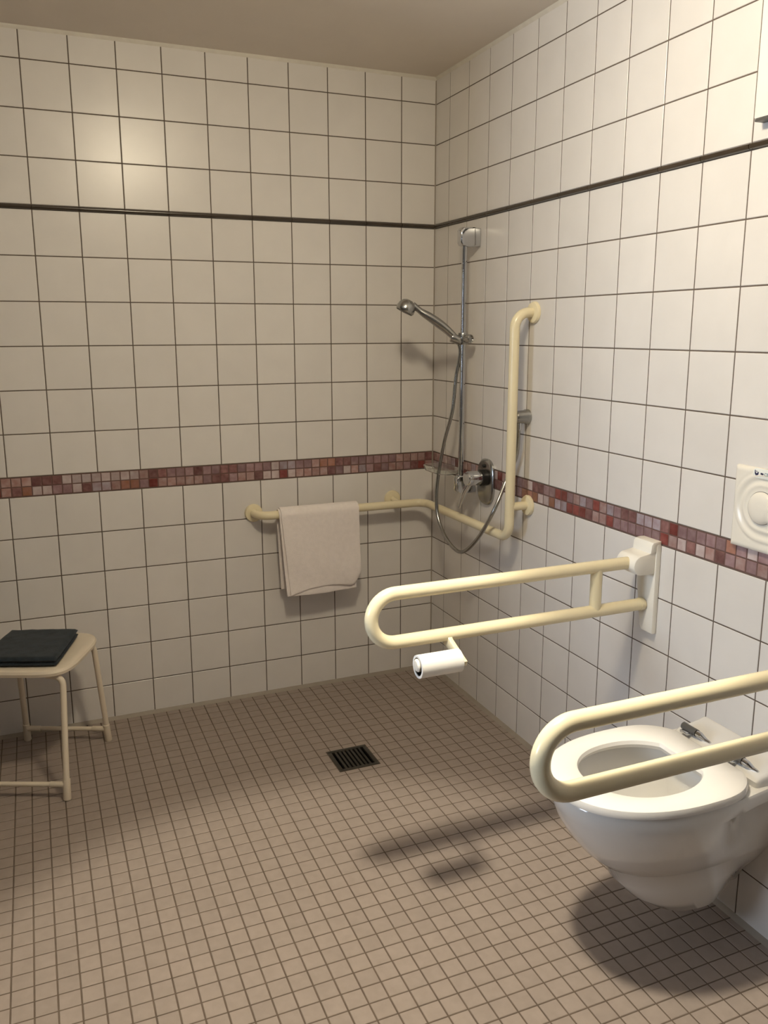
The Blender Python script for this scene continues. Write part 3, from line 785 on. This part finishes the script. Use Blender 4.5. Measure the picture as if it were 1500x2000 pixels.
mesh_obj('cover', v, f, M_PLATE, fpl, 40)
def lobe(k, x):
    out = []
    for i in range(72):
        a = 2 * math.pi * i / 72; c, s = math.cos(a), math.sin(a)
        r = 0.0455 * math.sqrt(abs(c * c * 1.15 + 0.26)) + 0.006 * abs(c) ** 3
        r2 = 0.0385
        # union of two discs with centres at +-0.022
        d = 0.022; bb = abs(c) * d
        r = bb + math.sqrt(max(0, r2 * r2 - d * d + bb * bb))
        out.append((x, FPY + (r - k) * c, FPZ + 0.008 + (r - k) * s))
    return out
m = MB(); m.add(*loft_data([lobe(0, -0.008), lobe(0, -0.0155), lobe(0.002, -0.0185), lobe(0.008, -0.022), lobe(0.018, -0.0245), lobe(0.028, -0.0255)])); m.build('button', M_PLATE, fpl)
m = MB(); m.add(*loft_data([lobe(-0.0012, -0.008), lobe(-0.0012, -0.0142), lobe(0.001, -0.0142)])); m.build('button_gap', M_DGREY, fpl)
lb = MB(); LZ = FPZ + 0.0885
lb.add(*prism_data(rrect(FPY, LZ, 0.055, 0.0115, 0.0110, 6), 'x', -0.0120, -0.0146, 0.0006)); lab = lb.build('label', M_LABEL, fpl); lab['label'] = 'small pill-shaped printed label'
em = MB(); ey = FPY + 0.0440; xf_ = -0.0148
def flat(poly): return prism_data([(ey + a * 0.0014, LZ + c * 0.00125) for a, c in poly], 'x', -0.0144, xf_)
em.add(*flat([(4.2, 5.5), (2.4, 5.5), (1.9, 1.2), (0.0, -0.5), (-1.8, 0.6), (-2.2, 2.8), (-4.2, 2.8), (-4.0, -1.8), (-1.8, -4.6), (0.0, -5.4), (2.0, -4.0), (3.9, -1.0)]))
em.add(*flat([(1.0, 4.4), (-1.2, 4.0), (-1.0, 2.2), (0.8, 2.6)]))
em.build('emblem', M_NAVY, lab)
em = MB(); ey = FPY + 0.0275; em.add(*flat([(3.6, 1.6), (1.2, 1.9), (-2.8, 1.0), (-2.6, -1.6), (1.0, -1.9), (3.4, -1.4)])); em.build('print_mark', M_NAVY, lab)
def letters(txt, m, parent, size, y, z):
    cu = bpy.data.curves.new('print_letters', 'FONT'); cu.body = txt; cu.size = size; cu.extrude = 0.0002; cu.align_x = 'LEFT'
    ob = bpy.data.objects.new('print_letters', cu); COL.objects.link(ob)
    dg = bpy.context.evaluated_depsgraph_get(); me = bpy.data.meshes.new_from_object(ob.evaluated_get(dg)); bpy.data.objects.remove(ob)
    me.transform(Matrix.Translation((-0.0148, y, z)) @ Matrix(((0, 0, -1, 0), (-1, 0, 0, 0), (0, 1, 0, 0), (0, 0, 0, 1))))
    me.materials.clear(); me.materials.append(m)
    o = bpy.data.objects.new('print_letters', me); COL.objects.link(o); link_parent(o, parent); return o
letters('CE', M_TEAL, lab, 0.0100, FPY + 0.0215, LZ - 0.0036)

# ------------------------------------------------------------------ white wall unit high at the right edge
UY0, UY1, UZ0, UZ1 = -2.06, -1.668, 1.938, 2.28
un = thing('wall_unit', 'white wall-mounted box with a dark underside, high up at the right edge', 'wall unit', (0, (UY0 + UY1) / 2, UZ0))
m = MB(); m.add(*box_data(-0.030, -0.0005, UY0, UY1, UZ0 + 0.006, UZ1, 0.003)); m.build('housing', M_WHITE, un)
m = MB(); m.add(*box_data(-0.029, -0.0008, UY0 + 0.002, UY1 - 0.002, UZ0, UZ0 + 0.0055, 0.0008)); m.build('base_trim', M_DGREY, un)
